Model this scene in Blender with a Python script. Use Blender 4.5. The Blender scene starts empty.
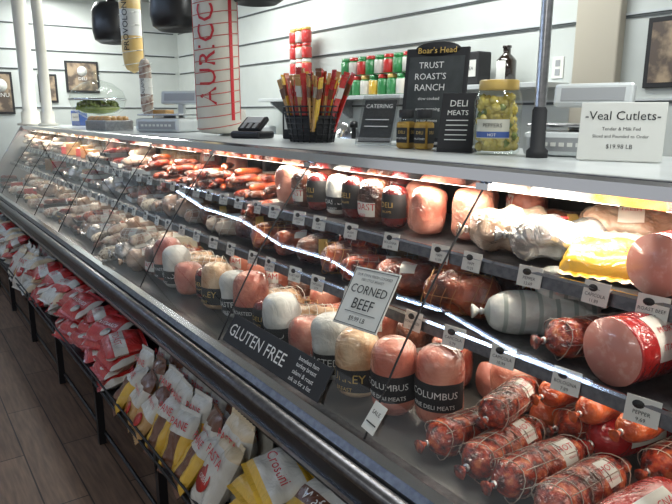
import bpy, bmesh, math, random
from mathutils import Matrix, Vector, Euler, noise
random.seed(7)
R=math.radians
scene=bpy.context.scene
scene.view_settings.view_transform='Standard'
scene.view_settings.look='None'

# ------------------------------------------------------------ materials
_mats={}
def M(name,c1,c2=None,scale=20,rough=.45,metal=0,coat=0,bump=0,bscale=40,emis=0,lo=.4,hi=.6,kind='noise',c3=None,spec=.5,stretch=None):
    if name in _mats: return _mats[name]
    m=bpy.data.materials.new(name); m.use_nodes=True
    nt=m.node_tree; b=nt.nodes['Principled BSDF']
    def col(c): return (c[0],c[1],c[2],1)
    b.inputs['Base Color'].default_value=col(c1)
    b.inputs['Roughness'].default_value=rough
    b.inputs['Metallic'].default_value=metal
    b.inputs['Specular IOR Level'].default_value=spec
    b.inputs['Coat Weight'].default_value=coat
    b.inputs['Coat Roughness'].default_value=.06
    tc=nt.nodes.new('ShaderNodeTexCoord'); src=tc.outputs['Object']
    oi=nt.nodes.new('ShaderNodeObjectInfo')
    va=nt.nodes.new('ShaderNodeVectorMath'); va.operation='ADD'
    vm=nt.nodes.new('ShaderNodeVectorMath'); vm.operation='MULTIPLY'
    nt.links.new(oi.outputs['Random'],vm.inputs[0]); vm.inputs[1].default_value=(7,3,5)
    nt.links.new(src,va.inputs[0]); nt.links.new(vm.outputs[0],va.inputs[1]); src=va.outputs[0]
    if stretch:
        mp=nt.nodes.new('ShaderNodeMapping'); mp.inputs['Scale'].default_value=stretch
        nt.links.new(src,mp.inputs[0]); src=mp.outputs[0]
    if c2:
        n=nt.nodes.new('ShaderNodeTexNoise'); n.inputs['Scale'].default_value=scale; n.inputs['Detail'].default_value=5
        out=n.outputs['Fac']
        nt.links.new(src,n.inputs['Vector'])
        r=nt.nodes.new('ShaderNodeValToRGB')
        r.color_ramp.elements[0].position=lo; r.color_ramp.elements[1].position=hi
        r.color_ramp.elements[0].color=col(c1); r.color_ramp.elements[1].color=col(c2)
        if c3:
            e=r.color_ramp.elements.new(min(.99,hi+.12)); e.color=col(c3)
        nt.links.new(out,r.inputs[0]); nt.links.new(r.outputs[0],b.inputs['Base Color'])
    if bump:
        n2=nt.nodes.new('ShaderNodeTexNoise'); n2.inputs['Scale'].default_value=bscale; n2.inputs['Detail'].default_value=3
        n2.inputs['Distortion'].default_value=1.2
        nt.links.new(src,n2.inputs['Vector'])
        bp=nt.nodes.new('ShaderNodeBump'); bp.inputs['Strength'].default_value=bump; bp.inputs['Distance'].default_value=.01
        nt.links.new(n2.outputs['Fac'],bp.inputs['Height']); nt.links.new(bp.outputs[0],b.inputs['Normal'])
        if coat:
            n3=nt.nodes.new('ShaderNodeTexNoise'); n3.inputs['Scale'].default_value=bscale*.8; n3.inputs['Detail'].default_value=2
            n3.inputs['Distortion'].default_value=3.0; nt.links.new(src,n3.inputs['Vector'])
            b3=nt.nodes.new('ShaderNodeBump'); b3.inputs['Strength'].default_value=min(1,bump*2.4); b3.inputs['Distance'].default_value=.03
            nt.links.new(n3.outputs['Fac'],b3.inputs['Height']); nt.links.new(b3.outputs[0],b.inputs['Coat Normal'])
    if emis:
        b.inputs['Emission Color'].default_value=col(c1); b.inputs['Emission Strength'].default_value=emis
    _mats[name]=m; return m

def glassmat(name,tint=(1,1,1),base=.05,gain=.9,rough=0.0,power=5):
    m=bpy.data.materials.new(name); m.use_nodes=True; nt=m.node_tree
    for n in list(nt.nodes): nt.nodes.remove(n)
    o=nt.nodes.new('ShaderNodeOutputMaterial'); t=nt.nodes.new('ShaderNodeBsdfTransparent'); g=nt.nodes.new('ShaderNodeBsdfGlossy')
    t.inputs[0].default_value=(*tint,1); g.inputs['Roughness'].default_value=rough
    lw=nt.nodes.new('ShaderNodeLayerWeight'); lw.inputs[0].default_value=.5
    p=nt.nodes.new('ShaderNodeMath'); p.operation='POWER'; p.inputs[1].default_value=power
    ma=nt.nodes.new('ShaderNodeMath'); ma.operation='MULTIPLY_ADD'; ma.inputs[1].default_value=gain; ma.inputs[2].default_value=base; ma.use_clamp=True
    mx=nt.nodes.new('ShaderNodeMixShader')
    nt.links.new(lw.outputs['Facing'],p.inputs[0]); nt.links.new(p.outputs[0],ma.inputs[0]); nt.links.new(ma.outputs[0],mx.inputs[0])
    nt.links.new(t.outputs[0],mx.inputs[1]); nt.links.new(g.outputs[0],mx.inputs[2]); nt.links.new(mx.outputs[0],o.inputs[0])
    return m

white=M('white_laminate',(.62,.65,.65),(.56,.59,.59),scale=6,rough=.3,coat=.3)
wallm=M('wall_paint',(.60,.63,.60),(.56,.59,.56),scale=3,rough=.4)
dark=M('black_plastic',(.012,.012,.014),rough=.35)
blackm=M('black_matte',(.02,.02,.022),rough=.7)
steel=M('brushed_steel',(.50,.50,.51),(.40,.40,.41),scale=60,rough=.28,metal=1)
dsteel=M('dark_steel',(.16,.16,.17),(.11,.11,.12),scale=60,rough=.35,metal=.8)
chrome=M('chrome',(.8,.8,.82),rough=.12,metal=1)
greym=M('grey_plastic',(.35,.36,.37),rough=.4)
linen=M('interior_liner',(.10,.10,.095),rough=.3,coat=.3)
linerd=M('interior_back',(.040,.034,.028),rough=.2,coat=.4)
card=M('paper_card',(.74,.74,.69),rough=.6)
ink=M('ink_black',(.015,.015,.015),rough=.6)
inkw=M('ink_white',(.80,.80,.77),rough=.6)
redink=M('ink_red',(.55,.02,.03),rough=.5)
gold=M('gold_print',(.62,.42,.12),rough=.35)
# foods
ham=M('ham_pink',(.52,.15,.10),(.68,.31,.22),scale=12,rough=.3,coat=.9,bump=.35,bscale=22)
hamd=M('ham_rose',(.32,.055,.035),(.56,.19,.12),scale=14,rough=.3,coat=.9,bump=.4,bscale=25)
turkey=M('turkey_skin',(.48,.26,.12),(.68,.49,.30),scale=14,rough=.35,coat=.9,bump=.5,bscale=24)
smoked=M('smoked_crust',(.08,.011,.004),(.38,.065,.012),scale=14,rough=.28,coat=1,bump=.6,bscale=26,lo=.38,hi=.62,c3=(.62,.22,.07))
pepper=M('pepper_crust',(.06,.006,.004),(.38,.035,.010),scale=46,rough=.3,coat=.9,bump=.5,bscale=40,lo=.38,hi=.55,c3=(.62,.16,.05))
orange=M('orange_casing',(.42,.055,.010),(.58,.12,.025),scale=22,rough=.3,coat=.9,bump=.35,bscale=30)
roast=M('roast_dark',(.03,.008,.004),(.17,.045,.016),scale=18,rough=.35,coat=1,bump=.6,bscale=30)
redcas=M('red_casing',(.36,.010,.012),(.46,.028,.025),scale=8,rough=.25,coat=1,bump=.25,bscale=20)
darkred=M('darkred_casing',(.10,.008,.009),(.20,.016,.014),scale=10,rough=.25,coat=1,bump=.3,bscale=25)
cutm=M('cut_meat',(.64,.26,.21),(.76,.44,.38),scale=60,rough=.3,coat=.5,lo=.52,hi=.72)
speck=M('salami_speckled',(.58,.52,.42),(.14,.09,.06),scale=80,rough=.5,coat=.3,bump=.4,bscale=60,lo=.50,hi=.64)
mold=M('salami_white_mold',(.56,.48,.40),(.26,.13,.09),scale=24,rough=.6,coat=.4,bump=.6,bscale=30,lo=.42,hi=.66)
paper=M('butcher_paper',(.68,.69,.65),(.52,.53,.50),scale=12,rough=.4,coat=.4,bump=.6,bscale=18)
papers=M('butcher_paper_stripe',(.34,.38,.35),rough=.5)
net=M('netting_red',(.55,.10,.08),rough=.5)
cheese=M('cheese_yellow',(.74,.50,.17),(.82,.64,.32),scale=5,rough=.4,coat=.4)
cheesew=M('cheese_white',(.74,.67,.51),(.80,.74,.60),scale=5,rough=.4,coat=.4)
rind=M('cheese_rind',(.38,.15,.04),(.55,.29,.09),scale=8,rough=.5)
redwax=M('red_wax',(.50,.02,.015),rough=.3,coat=.5)
goldbag=M('gold_foil',(.80,.46,.03),(.88,.58,.09),scale=5,rough=.25,coat=1,bump=.5,bscale=14)
film=M('cloudy_film',(.50,.38,.29),(.30,.17,.11),scale=11,rough=.18,coat=1,bump=.8,bscale=20,c3=(.64,.62,.58))
foil=M('silver_foil',(.62,.62,.62),(.42,.41,.40),scale=20,rough=.2,metal=.6,coat=.4,bump=1,bscale=22)
clip=M('metal_clip',(.7,.7,.7),rough=.3,metal=1)
def pk(n,c,b=.35): return M(n,c,tuple(x*.85 for x in c),scale=6,rough=.32,coat=.7,bump=b,bscale=16)
pw=pk('pack_white',(.66,.64,.58)); py_=pk('pack_yellow',(.76,.46,.04)); pr=pk('pack_red',(.54,.022,.018)); pb=pk('pack_brown',(.15,.05,.02))
pbl=pk('pack_blue',(.04,.10,.35)); pg=pk('pack_green',(.02,.24,.06)); pt=pk('pack_tan',(.54,.30,.10)); pc=pk('pack_cream',(.70,.56,.36))
cookie=M('cookie',(.50,.22,.06),(.26,.09,.02),scale=25,rough=.6,bump=.4,bscale=50)

_txt={}
def textmesh(body):
    if body in _txt: return _txt[body]
    cu=bpy.data.curves.new('t','FONT'); cu.body=body; cu.size=1; cu.align_x='CENTER'; cu.align_y='CENTER'; cu.resolution_u=2
    ob=bpy.data.objects.new('t',cu); scene.collection.objects.link(ob)
    bpy.context.view_layer.update()
    dg=bpy.context.evaluated_depsgraph_get()
    me=bpy.data.meshes.new_from_object(ob.evaluated_get(dg))
    vs=[v.co.copy() for v in me.vertices]; fs=[tuple(p.vertices) for p in me.polygons]
    bpy.data.objects.remove(ob); bpy.data.curves.remove(cu); bpy.data.meshes.remove(me)
    if vs:
        x0=min(v.x for v in vs);x1=max(v.x for v in vs);y0=min(v.y for v in vs);y1=max(v.y for v in vs)
        vs=[Vector((v.x-(x0+x1)/2,v.y-(y0+y1)/2,0)) for v in vs]
    _txt[body]=(vs,fs); return _txt[body]

# ------------------------------------------------------------ mesh builder
I4=Matrix.Identity(4)
def T(x,y,z): return Matrix.Translation((x,y,z))
def RX(a): return Matrix.Rotation(R(a),4,'X')
def RY(a): return Matrix.Rotation(R(a),4,'Y')
def RZ(a): return Matrix.Rotation(R(a),4,'Z')
class MB:
    def __init__(s): s.v=[];s.f=[];s.mi=[];s.sm=[];s.mats=[]
    def mid(s,m):
        if m not in s.mats: s.mats.append(m)
        return s.mats.index(m)
    def add(s,vs,fs,mat,mtx=I4,smooth=True):
        o=len(s.v)
        for v in vs: s.v.append(tuple(mtx@Vector(v)))
        for i,f in enumerate(fs):
            s.f.append(tuple(a+o for a in f)); s.sm.append(smooth)
            s.mi.append(s.mid(mat[i] if isinstance(mat,list) else mat))
        return s
    def box(s,c,d,mat,mtx=I4,bev=.0,seg=2):
        bm=bmesh.new(); bmesh.ops.create_cube(bm,size=1)
        for v in bm.verts: v.co=Vector((v.co.x*d[0],v.co.y*d[1],v.co.z*d[2]))
        if bev: bmesh.ops.bevel(bm,geom=bm.edges[:],offset=min(bev,min(d)*.45),segments=seg,profile=.5,affect='EDGES')
        bm.verts.index_update()
        vs=[v.co+Vector(c) for v in bm.verts]; fs=[tuple(v.index for v in f.verts) for f in bm.faces]; bm.free()
        return s.add(vs,fs,mat,mtx,False)
    def lathe(s,prof,mat,mtx=I4,seg=24,fn=None,wob=0,wf=8,sx=1,sy=1,seed=0,smooth=True):
        vs=[];fs=[];ms=[];n=len(prof)
        for (r,z) in prof:
            for j in range(seg):
                a=2*math.pi*j/seg; k=1
                if wob: k=1+wob*noise.noise(Vector((math.cos(a)*r*wf*3+seed*3.1,math.sin(a)*r*wf*3+seed,z*wf*2)))
                vs.append((r*k*math.cos(a)*sx,r*k*math.sin(a)*sy,z))
        for i in range(n-1):
            for j in range(seg):
                j2=(j+1)%seg
                fs.append((i*seg+j,i*seg+j2,(i+1)*seg+j2,(i+1)*seg+j))
                mm=mat
                if fn:
                    q=fn(i,(j+.5)/seg*360)
                    if q: mm=q
                ms.append(mm)
        if prof[0][0]>1e-4: fs.append(tuple(reversed(range(seg)))); ms.append((fn and fn(-1,0)) or mat)
        if prof[-1][0]>1e-4: fs.append(tuple((n-1)*seg+j for j in range(seg))); ms.append((fn and fn(-2,0)) or mat)
        return s.add(vs,fs,ms,mtx,smooth)
    def tube(s,pts,rad,mat,seg=10,mtx=I4):
        pts=[Vector(p) for p in pts]; vs=[];fs=[]
        n=len(pts)
        up=Vector((0,0,1))
        for i,p in enumerate(pts):
            d=(pts[min(i+1,n-1)]-pts[max(i-1,0)]).normalized()
            a=up if abs(d.dot(up))<.95 else Vector((1,0,0))
            x=d.cross(a).normalized(); y=x.cross(d)
            r=rad[i] if isinstance(rad,(list,tuple)) else rad
            for j in range(seg):
                t=2*math.pi*j/seg; vs.append(p+x*r*math.cos(t)+y*r*math.sin(t))
        for i in range(n-1):
            for j in range(seg):
                j2=(j+1)%seg; fs.append((i*seg+j,i*seg+j2,(i+1)*seg+j2,(i+1)*seg+j))
        fs.append(tuple(reversed(range(seg)))); fs.append(tuple((n-1)*seg+j for j in range(seg)))
        return s.add(vs,fs,mat,mtx)
    def prism(s,prof,x0,x1,mat,smooth=False):
        n=len(prof); vs=[(x0,y,z) for y,z in prof]+[(x1,y,z) for y,z in prof]
        fs=[(i,(i+1)%n,n+(i+1)%n,n+i) for i in range(n)]+[tuple(range(n-1,-1,-1)),tuple(range(n,2*n))]
        return s.add(vs,fs,mat,I4,smooth)
    def text(s,body,size,mat,mtx=I4,wrap=None,width=None):
        vs,fs=textmesh(body)
        if not vs: return s
        if width:
            w=max(v.x for v in vs)*2; size=min(size,width/w)
        out=[]
        for v in vs:
            x,y=v.x*size,v.y*size
            if wrap is None: out.append((x,y,0))
            elif wrap[0]=='around':
                r,a0,z0=wrap[1:]; a=R(a0)+x/r; out.append((r*math.cos(a),r*math.sin(a),z0+y))
            else:
                r,a0,z0=wrap[1:]; a=R(a0)-y/r; out.append((r*math.cos(a),r*math.sin(a),z0+x))
        return s.add(out,fs,mat,mtx,False)
    def pillow(s,w,h,t,fn,mtx=I4,seed=0,nx=14,ny=14):
        vs=[];fs=[];ms=[]
        for side in (1,-1):
            for j in range(ny+1):
                for i in range(nx+1):
                    u=-1+2*i/nx; v=-1+2*j/ny
                    th=(max(0,1-abs(v)**3.0)**.6)*(max(0,1-u**6))**.5
                    nz=noise.noise(Vector((u*2+seed*5,v*2+seed,side*3)))
                    y=-side*(t/2)*th*(1+.45*nz)
                    pinch=1-.05*abs(v)**6+.03*nz*abs(u)
                    vs.append((u*w/2*pinch,y,v*h/2))
        for side in range(2):
            o=side*(nx+1)*(ny+1)
            for j in range(ny):
                for i in range(nx):
                    a=o+j*(nx+1)+i; q=(a,a+1,a+nx+2,a+nx+1)
                    fs.append(q if side==0 else q[::-1]); ms.append(fn(-1+2*(i+.5)/nx,-1+2*(j+.5)/ny))
        s.add(vs,fs,ms,mtx)
        for sg in (1,-1):
            n=16; f=[];q=[]
            for i in range(n+1):
                x=-w*.47+w*.94*i/n; yy=.003*(1 if i%2 else -1)
                f+= [(x,yy*.3,sg*h/2*.985),(x,yy,sg*(h/2+.014))]
            for i in range(n): q.append((2*i,2*i+2,2*i+3,2*i+1))
            s.add(f,q,fn(0,sg*.99),mtx)
        return s
    def mesh(s,name):
        me=bpy.data.meshes.new(name); me.from_pydata(s.v,[],s.f)
        for m in s.mats: me.materials.append(m)
        me.polygons.foreach_set('material_index',s.mi); me.polygons.foreach_set('use_smooth',s.sm)
        me.update(); return me
    def build(s,name,loc=(0,0,0),rot=(0,0,0),parent=None):
        return place(s.mesh(name),name,loc,rot,parent)
def place(me,name,loc=(0,0,0),rot=(0,0,0),parent=None):
    ob=bpy.data.objects.new(name,me); scene.collection.objects.link(ob)
    ob.location=loc; ob.rotation_euler=Euler([R(a) for a in rot]); 
    if parent: ob.parent=parent
    return ob

# ------------------------------------------------------------ room shell
FX=-8.0; BY=3.2; CZ=2.78
fl=bpy.data.materials.new('floor_planks'); fl.use_nodes=True; nt=fl.node_tree; b=nt.nodes['Principled BSDF']
tc=nt.nodes.new('ShaderNodeTexCoord'); br=nt.nodes.new('ShaderNodeTexBrick')
br.inputs['Color1'].default_value=(.160,.095,.062,1); br.inputs['Color2'].default_value=(.225,.145,.100,1); br.inputs['Mortar'].default_value=(.035,.022,.016,1)
br.inputs['Scale'].default_value=1; br.inputs['Brick Width'].default_value=.92; br.inputs['Row Height'].default_value=.155; br.inputs['Mortar Size'].default_value=.003
nz=nt.nodes.new('ShaderNodeTexNoise'); nz.inputs['Scale'].default_value=6; nz.inputs['Detail'].default_value=6
mp=nt.nodes.new('ShaderNodeMapping'); mp.inputs['Scale'].default_value=(1,12,1)
nt.links.new(tc.outputs['Object'],mp.inputs[0]); nt.links.new(mp.outputs[0],nz.inputs['Vector'])
mx=nt.nodes.new('ShaderNodeMix'); mx.data_type='RGBA'; mx.blend_type='MULTIPLY'; mx.inputs[0].default_value=.6
nt.links.new(tc.outputs['Object'],br.inputs['Vector']); nt.links.new(br.outputs['Color'],mx.inputs[6])
rr=nt.nodes.new('ShaderNodeValToRGB'); rr.color_ramp.elements[0].position=.35; rr.color_ramp.elements[0].color=(.5,.5,.5,1); rr.color_ramp.elements[1].position=.65; rr.color_ramp.elements[1].color=(1.25,1.2,1.15,1)
nt.links.new(nz.outputs['Fac'],rr.inputs[0]); nt.links.new(rr.outputs[0],mx.inputs[7]); nt.links.new(mx.outputs[2],b.inputs['Base Color'])
b.inputs['Roughness'].default_value=.5; b.inputs['Specular IOR Level'].default_value=.3
MB().box((-2.5,-.4,-.05),(11.2,7.3,.1),fl).build('floor')
MB().box((-2.5,BY+.05,CZ/2),(11.2,.1,CZ),wallm).build('wall_back')
MB().box((FX-.05,-.4,CZ/2),(.1,7.3,CZ),wallm).build('wall_far')
ceilm=M('ceiling_tile',(.38,.38,.37),(.32,.32,.31),scale=40,rough=.8)
MB().box((-2.5,-.4,CZ+.05),(11.2,7.3,.1),ceilm).build('ceiling')
seamm=M('panel_seam',(.07,.08,.08),rough=.5)
n=1
for z in (1.50,1.93,2.14,2.42):
    mb=MB(); mb.box((-2.45,BY-.004,z),(11,.008,.014),seamm); mb.box((-2.45,BY-.006,z+.014),(11,.012,.012),white)
    mb.build('trim_%d'%n); n+=1
    mb=MB(); mb.box((FX+.004,-.4,z),(.008,7.1,.014),seamm); mb.box((FX+.006,-.4,z+.014),(.012,7.1,.012),white)
    mb.build('trim_%d'%n); n+=1
MB().box((-2.45,BY-.01,.06),(11,.02,.12),dark).build('baseboard_back')
beige=M('beige_paint',(.46,.42,.34),rough=.5)
MB().box((-2.02,BY-.03,1.39),(.26,.06,2.76),beige,bev=.01).build('trim_%d'%n); n+=1

# ------------------------------------------------------------ display case
X0,X1=-7.45,.55
mb=MB()
mb.prism([(.90,.04),(1.95,.04),(1.95,.54),(.90,.54)],X0,X1,dark)
mb.prism([(.775,.545),(.90,.545),(.90,.60),(.99,.69),(.84,.69),(.775,.66)],X0,X1,dark)
bump=[(.75+.020*math.cos(a),.668+.016*math.sin(a)) for a in [i*math.pi/8 for i in range(16)]]
mb.prism(bump,X0,X1,dsteel,True)
mb.prism([(.77,.640),(.84,.640),(.84,.70),(.805,.705),(.785,.70),(.77,.685)],X0,X1,dsteel)
mb.prism([(.782,.702),(.806,.709),(.812,.705),(.79,.698)],X0,X1,chrome)
mb.prism([(.768,.56),(.775,.56),(.775,.572),(.768,.572)],X0,X1,steel)
mb.prism([(.84,.54),(1.80,.54),(1.80,.70),(.84,.70)],X0,X1,linen)
mb.prism([(1.78,.70),(1.86,.70),(1.86,1.26),(1.78,1.26)],X0,X1,linerd)
mb.prism([(1.86,.54),(1.95,.54),(1.95,1.25),(1.86,1.25)],X0,X1,steel)
mb.prism([(1.215,1.272),(1.98,1.272),(1.98,1.315),(1.215,1.315)],X0,X1,white)
mb.prism([(1.185,1.284),(1.215,1.262),(1.215,1.317),(1.20,1.319),(1.187,1.312)],X0,X1,chrome)
mb.prism([(1.213,1.314),(1.235,1.314),(1.235,1.320),(1.213,1.320)],X0,X1,dsteel)
def shelf(yf,yb,z):
    mb.prism([(yf,z-.012),(yb,z-.012),(yb,z),(yf,z)],X0+.02,X1-.02,dsteel)
    mb.prism([(yf-.012,z-.028),(yf,z-.028),(yf,z+.004),(yf-.006,z+.004)],X0+.02,X1-.02,dsteel)
    mb.prism([(yf-.014,z+.000),(yf-.004,z+.000),(yf-.004,z+.006),(yf-.010,z+.006)],X0+.02,X1-.02,chrome)
shelf(1.165,1.62,1.093); shelf(1.045,1.70,.941)
for x in [X0+.4+.8*i for i in range(10)]:
    mb.box((x,1.70,.97),(.03,.03,.54),steel)
    mb.box((x,1.42,1.07),(.012,.42,.03),steel); mb.box((x,1.38,.918),(.012,.6,.03),steel)
for x in (X0-.02,X1+.02):
    vs=[(.775,.04),(1.98,.04),(1.98,1.315),(1.19,1.315),(.80,.70),(.775,.6)]
    mb.prism(vs,x-.02,x+.02,greym)
case=mb.build('deli_display_case')
glass=glassmat('case_glass',(.98,.985,.98),base=.06,gain=.80,power=4)
Pb=Vector((0,.816,.707)); Pt=Vector((0,1.195,1.284)); ang=math.degrees(math.atan2(Pt.z-Pb.z,Pt.y-Pb.y)); nrm=Vector((0,-math.sin(R(ang)),math.cos(R(ang))))
BLG=.018
def pane(t): return Pb.lerp(Pt,t)+nrm*(BLG*math.sin(math.pi*t))
seams=sorted([-1.03-.79*i for i in range(8)]+[-.24])
edges=[X0]+seams+[X1]
for i in range(len(edges)-1):
    a,bq=edges[i]+.004,edges[i+1]-.004
    g=MB(); NN=8; vs=[];fs=[]
    for k in range(NN+1):
        p=pane(k/NN); vs+=[(a,p.y,p.z),(bq,p.y,p.z)]
    for k in range(NN): fs.append((2*k,2*k+1,2*k+3,2*k+2))
    g.add(vs,fs,glass); g.build('glass_pane',parent=case)
g=MB()
for x in seams:
    g.tube([(x,pane(k/8).y,pane(k/8).z) for k in range(9)],.0028,blackm,6)
    g.box((x,1.185,1.272),(.04,.02,.016),chrome)
g.build('glass_seal',parent=case)
tubem=M('lamp_tube',(1,.93,.82),emis=5)
g=MB()
for i in range(7):
    g.lathe([(.006,-.5),(.006,.5)],tubem,T(-.1-1.1*i,1.224,1.265)@RY(90),seg=10)
g.build('case_lamp',parent=case)
def onglass(x,s,off=.0):
    t=s/(Pt-Pb).length; p=pane(t)+nrm*off
    return T(x,p.y,p.z)@RX(ang)
g=MB(); g.box((0,0,0),(.56,.095,.004),blackm,bev=.002)
g.text('GLUTEN FREE',.066,inkw,T(-.09,0,.004),width=.34)
for i,t in enumerate(('boneless ham','turkey breast','salami & roast','ask us for a list')): g.text(t,.018,inkw,T(.182,.030-.02*i,.004))
o=g.build('gluten_free_sign'); o.matrix_world=onglass(-1.50,.058,.006)
g=MB(); g.box((0,0,0),(.175,.165,.003),card,bev=.001)
for sx,sy,w,d in ((0,.077,.168,.0015),(0,-.077,.168,.0015),(.083,0,.0015,.155),(-.083,0,.0015,.155),(0,-.042,.12,.0015)): g.box((sx,sy,.0022),(w,d,.001),ink)
g.text('CORNED',.042,ink,T(0,.022,.003),width=.14); g.text('BEEF',.042,ink,T(0,-.018,.003),width=.10)
g.text('OUR OWN FRESH COOKED',.011,ink,T(0,.062,.003)); g.text('DELI STYLE BRISKET',.010,ink,T(0,.049,.003)); g.text('$9.99 LB',.018,ink,T(0,-.060,.003))
o=g.build('corned_beef_sign'); o.matrix_world=onglass(-1.215,.305,.006)@RZ(4)
g=MB(); g.box((0,0,0),(.045,.07,.002),card); g.text('SALE',.014,ink,T(0,.012,.002)); g.box((0,-.015,.0015),(.035,.003,.001),ink)
o=g.build('glass_tag'); o.matrix_world=onglass(-1.02,.055,.006)@RZ(-6)

# ------------------------------------------------------------ product kinds
def logprof(Ln,Rr,n=26,p=4,ends=('round','round')):
    out=[]
    for i in range(n+1):
        t=i/n; z=(t-.5)*Ln; u=2*t-1
        e=ends[0] if u<0 else ends[1]
        if e=='cut': r=Rr
        elif e=='gather': r=Rr*max(.10,(1-abs(u)**6))**.55 if abs(u)<.999 else Rr*.14
        else: r=Rr*max(0,(1-abs(u)**p))**(1/2.2)
        out.append((max(r,.0),z))
    return out
_v={}
def variants(key,fn,n=3):
    if key not in _v:
        st=random.getstate(); _v[key]=[fn(i) for i in range(n)]; random.setstate(st)
    return random.choice(_v[key])
def knot(mb,z,sg,Rr,mat,mtx):
    mb.lathe([(Rr*.12,0),(Rr*.16,.006),(Rr*.10,.012),(Rr*.30,.024),(Rr*.36,.03),(0,.03)],mat,mtx@T(0,0,z)@(I4 if sg>0 else RX(180)),seg=10,wob=.3,wf=30)
    mb.lathe([(Rr*.18,.005),(Rr*.19,.010)],clip,mtx@T(0,0,z)@(I4 if sg>0 else RX(180)),seg=8)
def gen_log(Ln,Rr,body,label=None,ends=('gather','gather'),wob=.08,lab=(.3,.7),labang=(180,360),txt=None,txtmat=None,cut=None,sy=1,rope=None,up=False,stripe=None,band=None):
    def f(i):
        mb=MB(); n=26; pr_=logprof(Ln,Rr,n,4 if not up else 5,ends)
        if wob>=.2:
            pr_=[(r*(1-.22*(z/Ln+.5) if i%2 else 1-.16*abs(z/Ln)),z) for r,z in pr_]
        mtx=I4 if up else RY(90)
        def fn(k,a):
            if k==-1 or k==-2: return cut
            t=(k+.5)/n
            if label and lab[0]<t<lab[1] and labang[0]<=a<=labang[1]: return label
            if stripe and (k%4==0): return stripe
            if band and k in band[0]: return band[1]
            return None
        mb.lathe(pr_,body,mtx,30,fn,wob,10,sy=sy,seed=i*3+Rr*100)
        for q,e in enumerate(ends):
            if e=='gather': knot(mb,(-1 if q==0 else 1)*Ln/2,-1 if q==0 else 1,Rr,body,mtx)
        if rope:
            for k in range(7):
                z=(-.39+.13*k)*Ln; rr_=Rr*1.01
                pts=[(rr_*math.cos(a)*1,rr_*math.sin(a)*sy,z+.01*math.sin(a*2)) for a in [j*math.pi/8 for j in range(17)]]
                mb.tube(pts,.0011,rope,5,mtx)
            for a0 in range(0,360,45):
                pts=[(Rr*1.02*math.cos(R(a0))*( (1-abs(2*t-1)**6)**.4),Rr*1.02*math.sin(R(a0))*sy*((1-abs(2*t-1)**6)**.4),(t-.5)*Ln*.96) for t in [j/10 for j in range(11)]]
                mb.tube(pts,.0010,rope,5,mtx)
        if txt and label:
            am=(labang[0]+labang[1])/2; z0=((lab[0]+lab[1])/2-.5)*Ln
            w=(lab[1]-lab[0])*Ln*.85
            for j,tx in enumerate(txt):
                if up: mb.text(tx,Rr*.55 if j==0 else Rr*.25,txtmat or inkw,mtx,('around',Rr*1.035,am,z0-(j-.3)*Rr*.5),width=Rr*2.1)
                else: mb.text(tx,Rr*.55 if j==0 else Rr*.3,txtmat or inkw,mtx,('axial',Rr*1.035,am+math.degrees((j-.3)*.5),z0),width=w)
        return mb.mesh('product')
    return f
K={}
def reg(name,gen,obname,r,n=3): K[name]=(gen,obname,r,n)
reg('ham_up',gen_log(.205,.060,ham,blackm,('round','round'),.06,(.28,.60),(190,360),('COLUMBUS','FINE DELI MEATS'),None,up=True),'ham_roll',.102)
reg('ham_up2',gen_log(.200,.062,hamd,blackm,('round','round'),.09,(.12,.42),(180,350),('OVEN ROASTED','HAM'),None,up=True),'ham_roll',.100)
reg('ham_plain',gen_log(.150,.060,ham,None,('round','round'),.12,up=True),'pink_ham',.075)
reg('ham_dark',gen_log(.150,.058,hamd,card,('round','round'),.12,(.55,.85),(200,260),('HAM',),redink,up=True),'rose_ham',.075)
reg('roast_up',gen_log(.145,.055,roast,card,('round','round'),.16,(.2,.5),(210,300),('ROAST','BEEF'),redink,up=True),'roast_beef_round',.0725)
reg('turkey_up',gen_log(.19,.062,turkey,blackm,('round','round'),.10,(.15,.5),(190,350),('TURKEY','BREAST'),gold,up=True),'turkey_breast_roll',.095)
reg('white_up',gen_log(.19,.060,paper,blackm,('round','round'),.12,(.15,.45),(190,350),('ROASTED','TURKEY'),None,up=True),'wrapped_turkey_roll',.095)
reg('black_up',gen_log(.145,.045,darkred,blackm,('round','round'),.06,(.25,.8),(170,360),('DELI','SALAMI'),gold,up=True),'labelled_salami_roll',.0725)
reg('red_up',gen_log(.150,.048,redcas,card,('round','round'),.05,(.3,.62),(190,350),('GENOA','SALAMI'),redink,up=True),'red_salami_roll',.075)
reg('pepper',gen_log(.235,.043,pepper,card,('gather','gather'),.14,(.60,.80),(180,250),('HOT','SOPPRESSATA'),redink,rope=mold),'pepper_salami_log',.043,4)
reg('redlog',gen_log(.24,.048,redcas,card,('gather','gather'),.05,(.25,.75),(190,270),('BOLOGNA','GENUINE BEEF'),redink),'red_bologna_log',.048)
reg('bologna',gen_log(.26,.066,redcas,card,('cut','gather'),.03,(.20,.70),(190,275),('MORTADELLA','ITALIAN STYLE'),redink,cut=cutm),'cut_mortadella_log',.066)
reg('speck',gen_log(.33,.036,speck,blackm,('round','round'),.08,(.30,.62),(180,300),('SALAME','DRY CURED'),inkw,rope=card),'speckled_salami_log',.036)
reg('mold',gen_log(.25,.036,mold,card,('round','round'),.14,(.4,.6),(180,300),('SALAME',),redink,rope=card),'cured_salami_log',.036)
reg('smoked',gen_log(.205,.054,smoked,None,('round','gather'),.34,sy=1.15,rope=rind),'smoked_ham',.054,4)
reg('smoked2',gen_log(.19,.052,smoked,card,('round','gather'),.34,(.45,.7),(190,240),('SMOKED',),redink,sy=1.15),'smoked_ham',.054,3)
reg('roast',gen_log(.20,.054,roast,gold,('round','round'),.24,(.42,.58),(215,270),None,None,sy=1.15),'roast_beef',.056)
reg('turkeyl',gen_log(.20,.058,turkey,None,('round','gather'),.30,sy=1.2,rope=card),'turkey_breast',.058)
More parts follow.
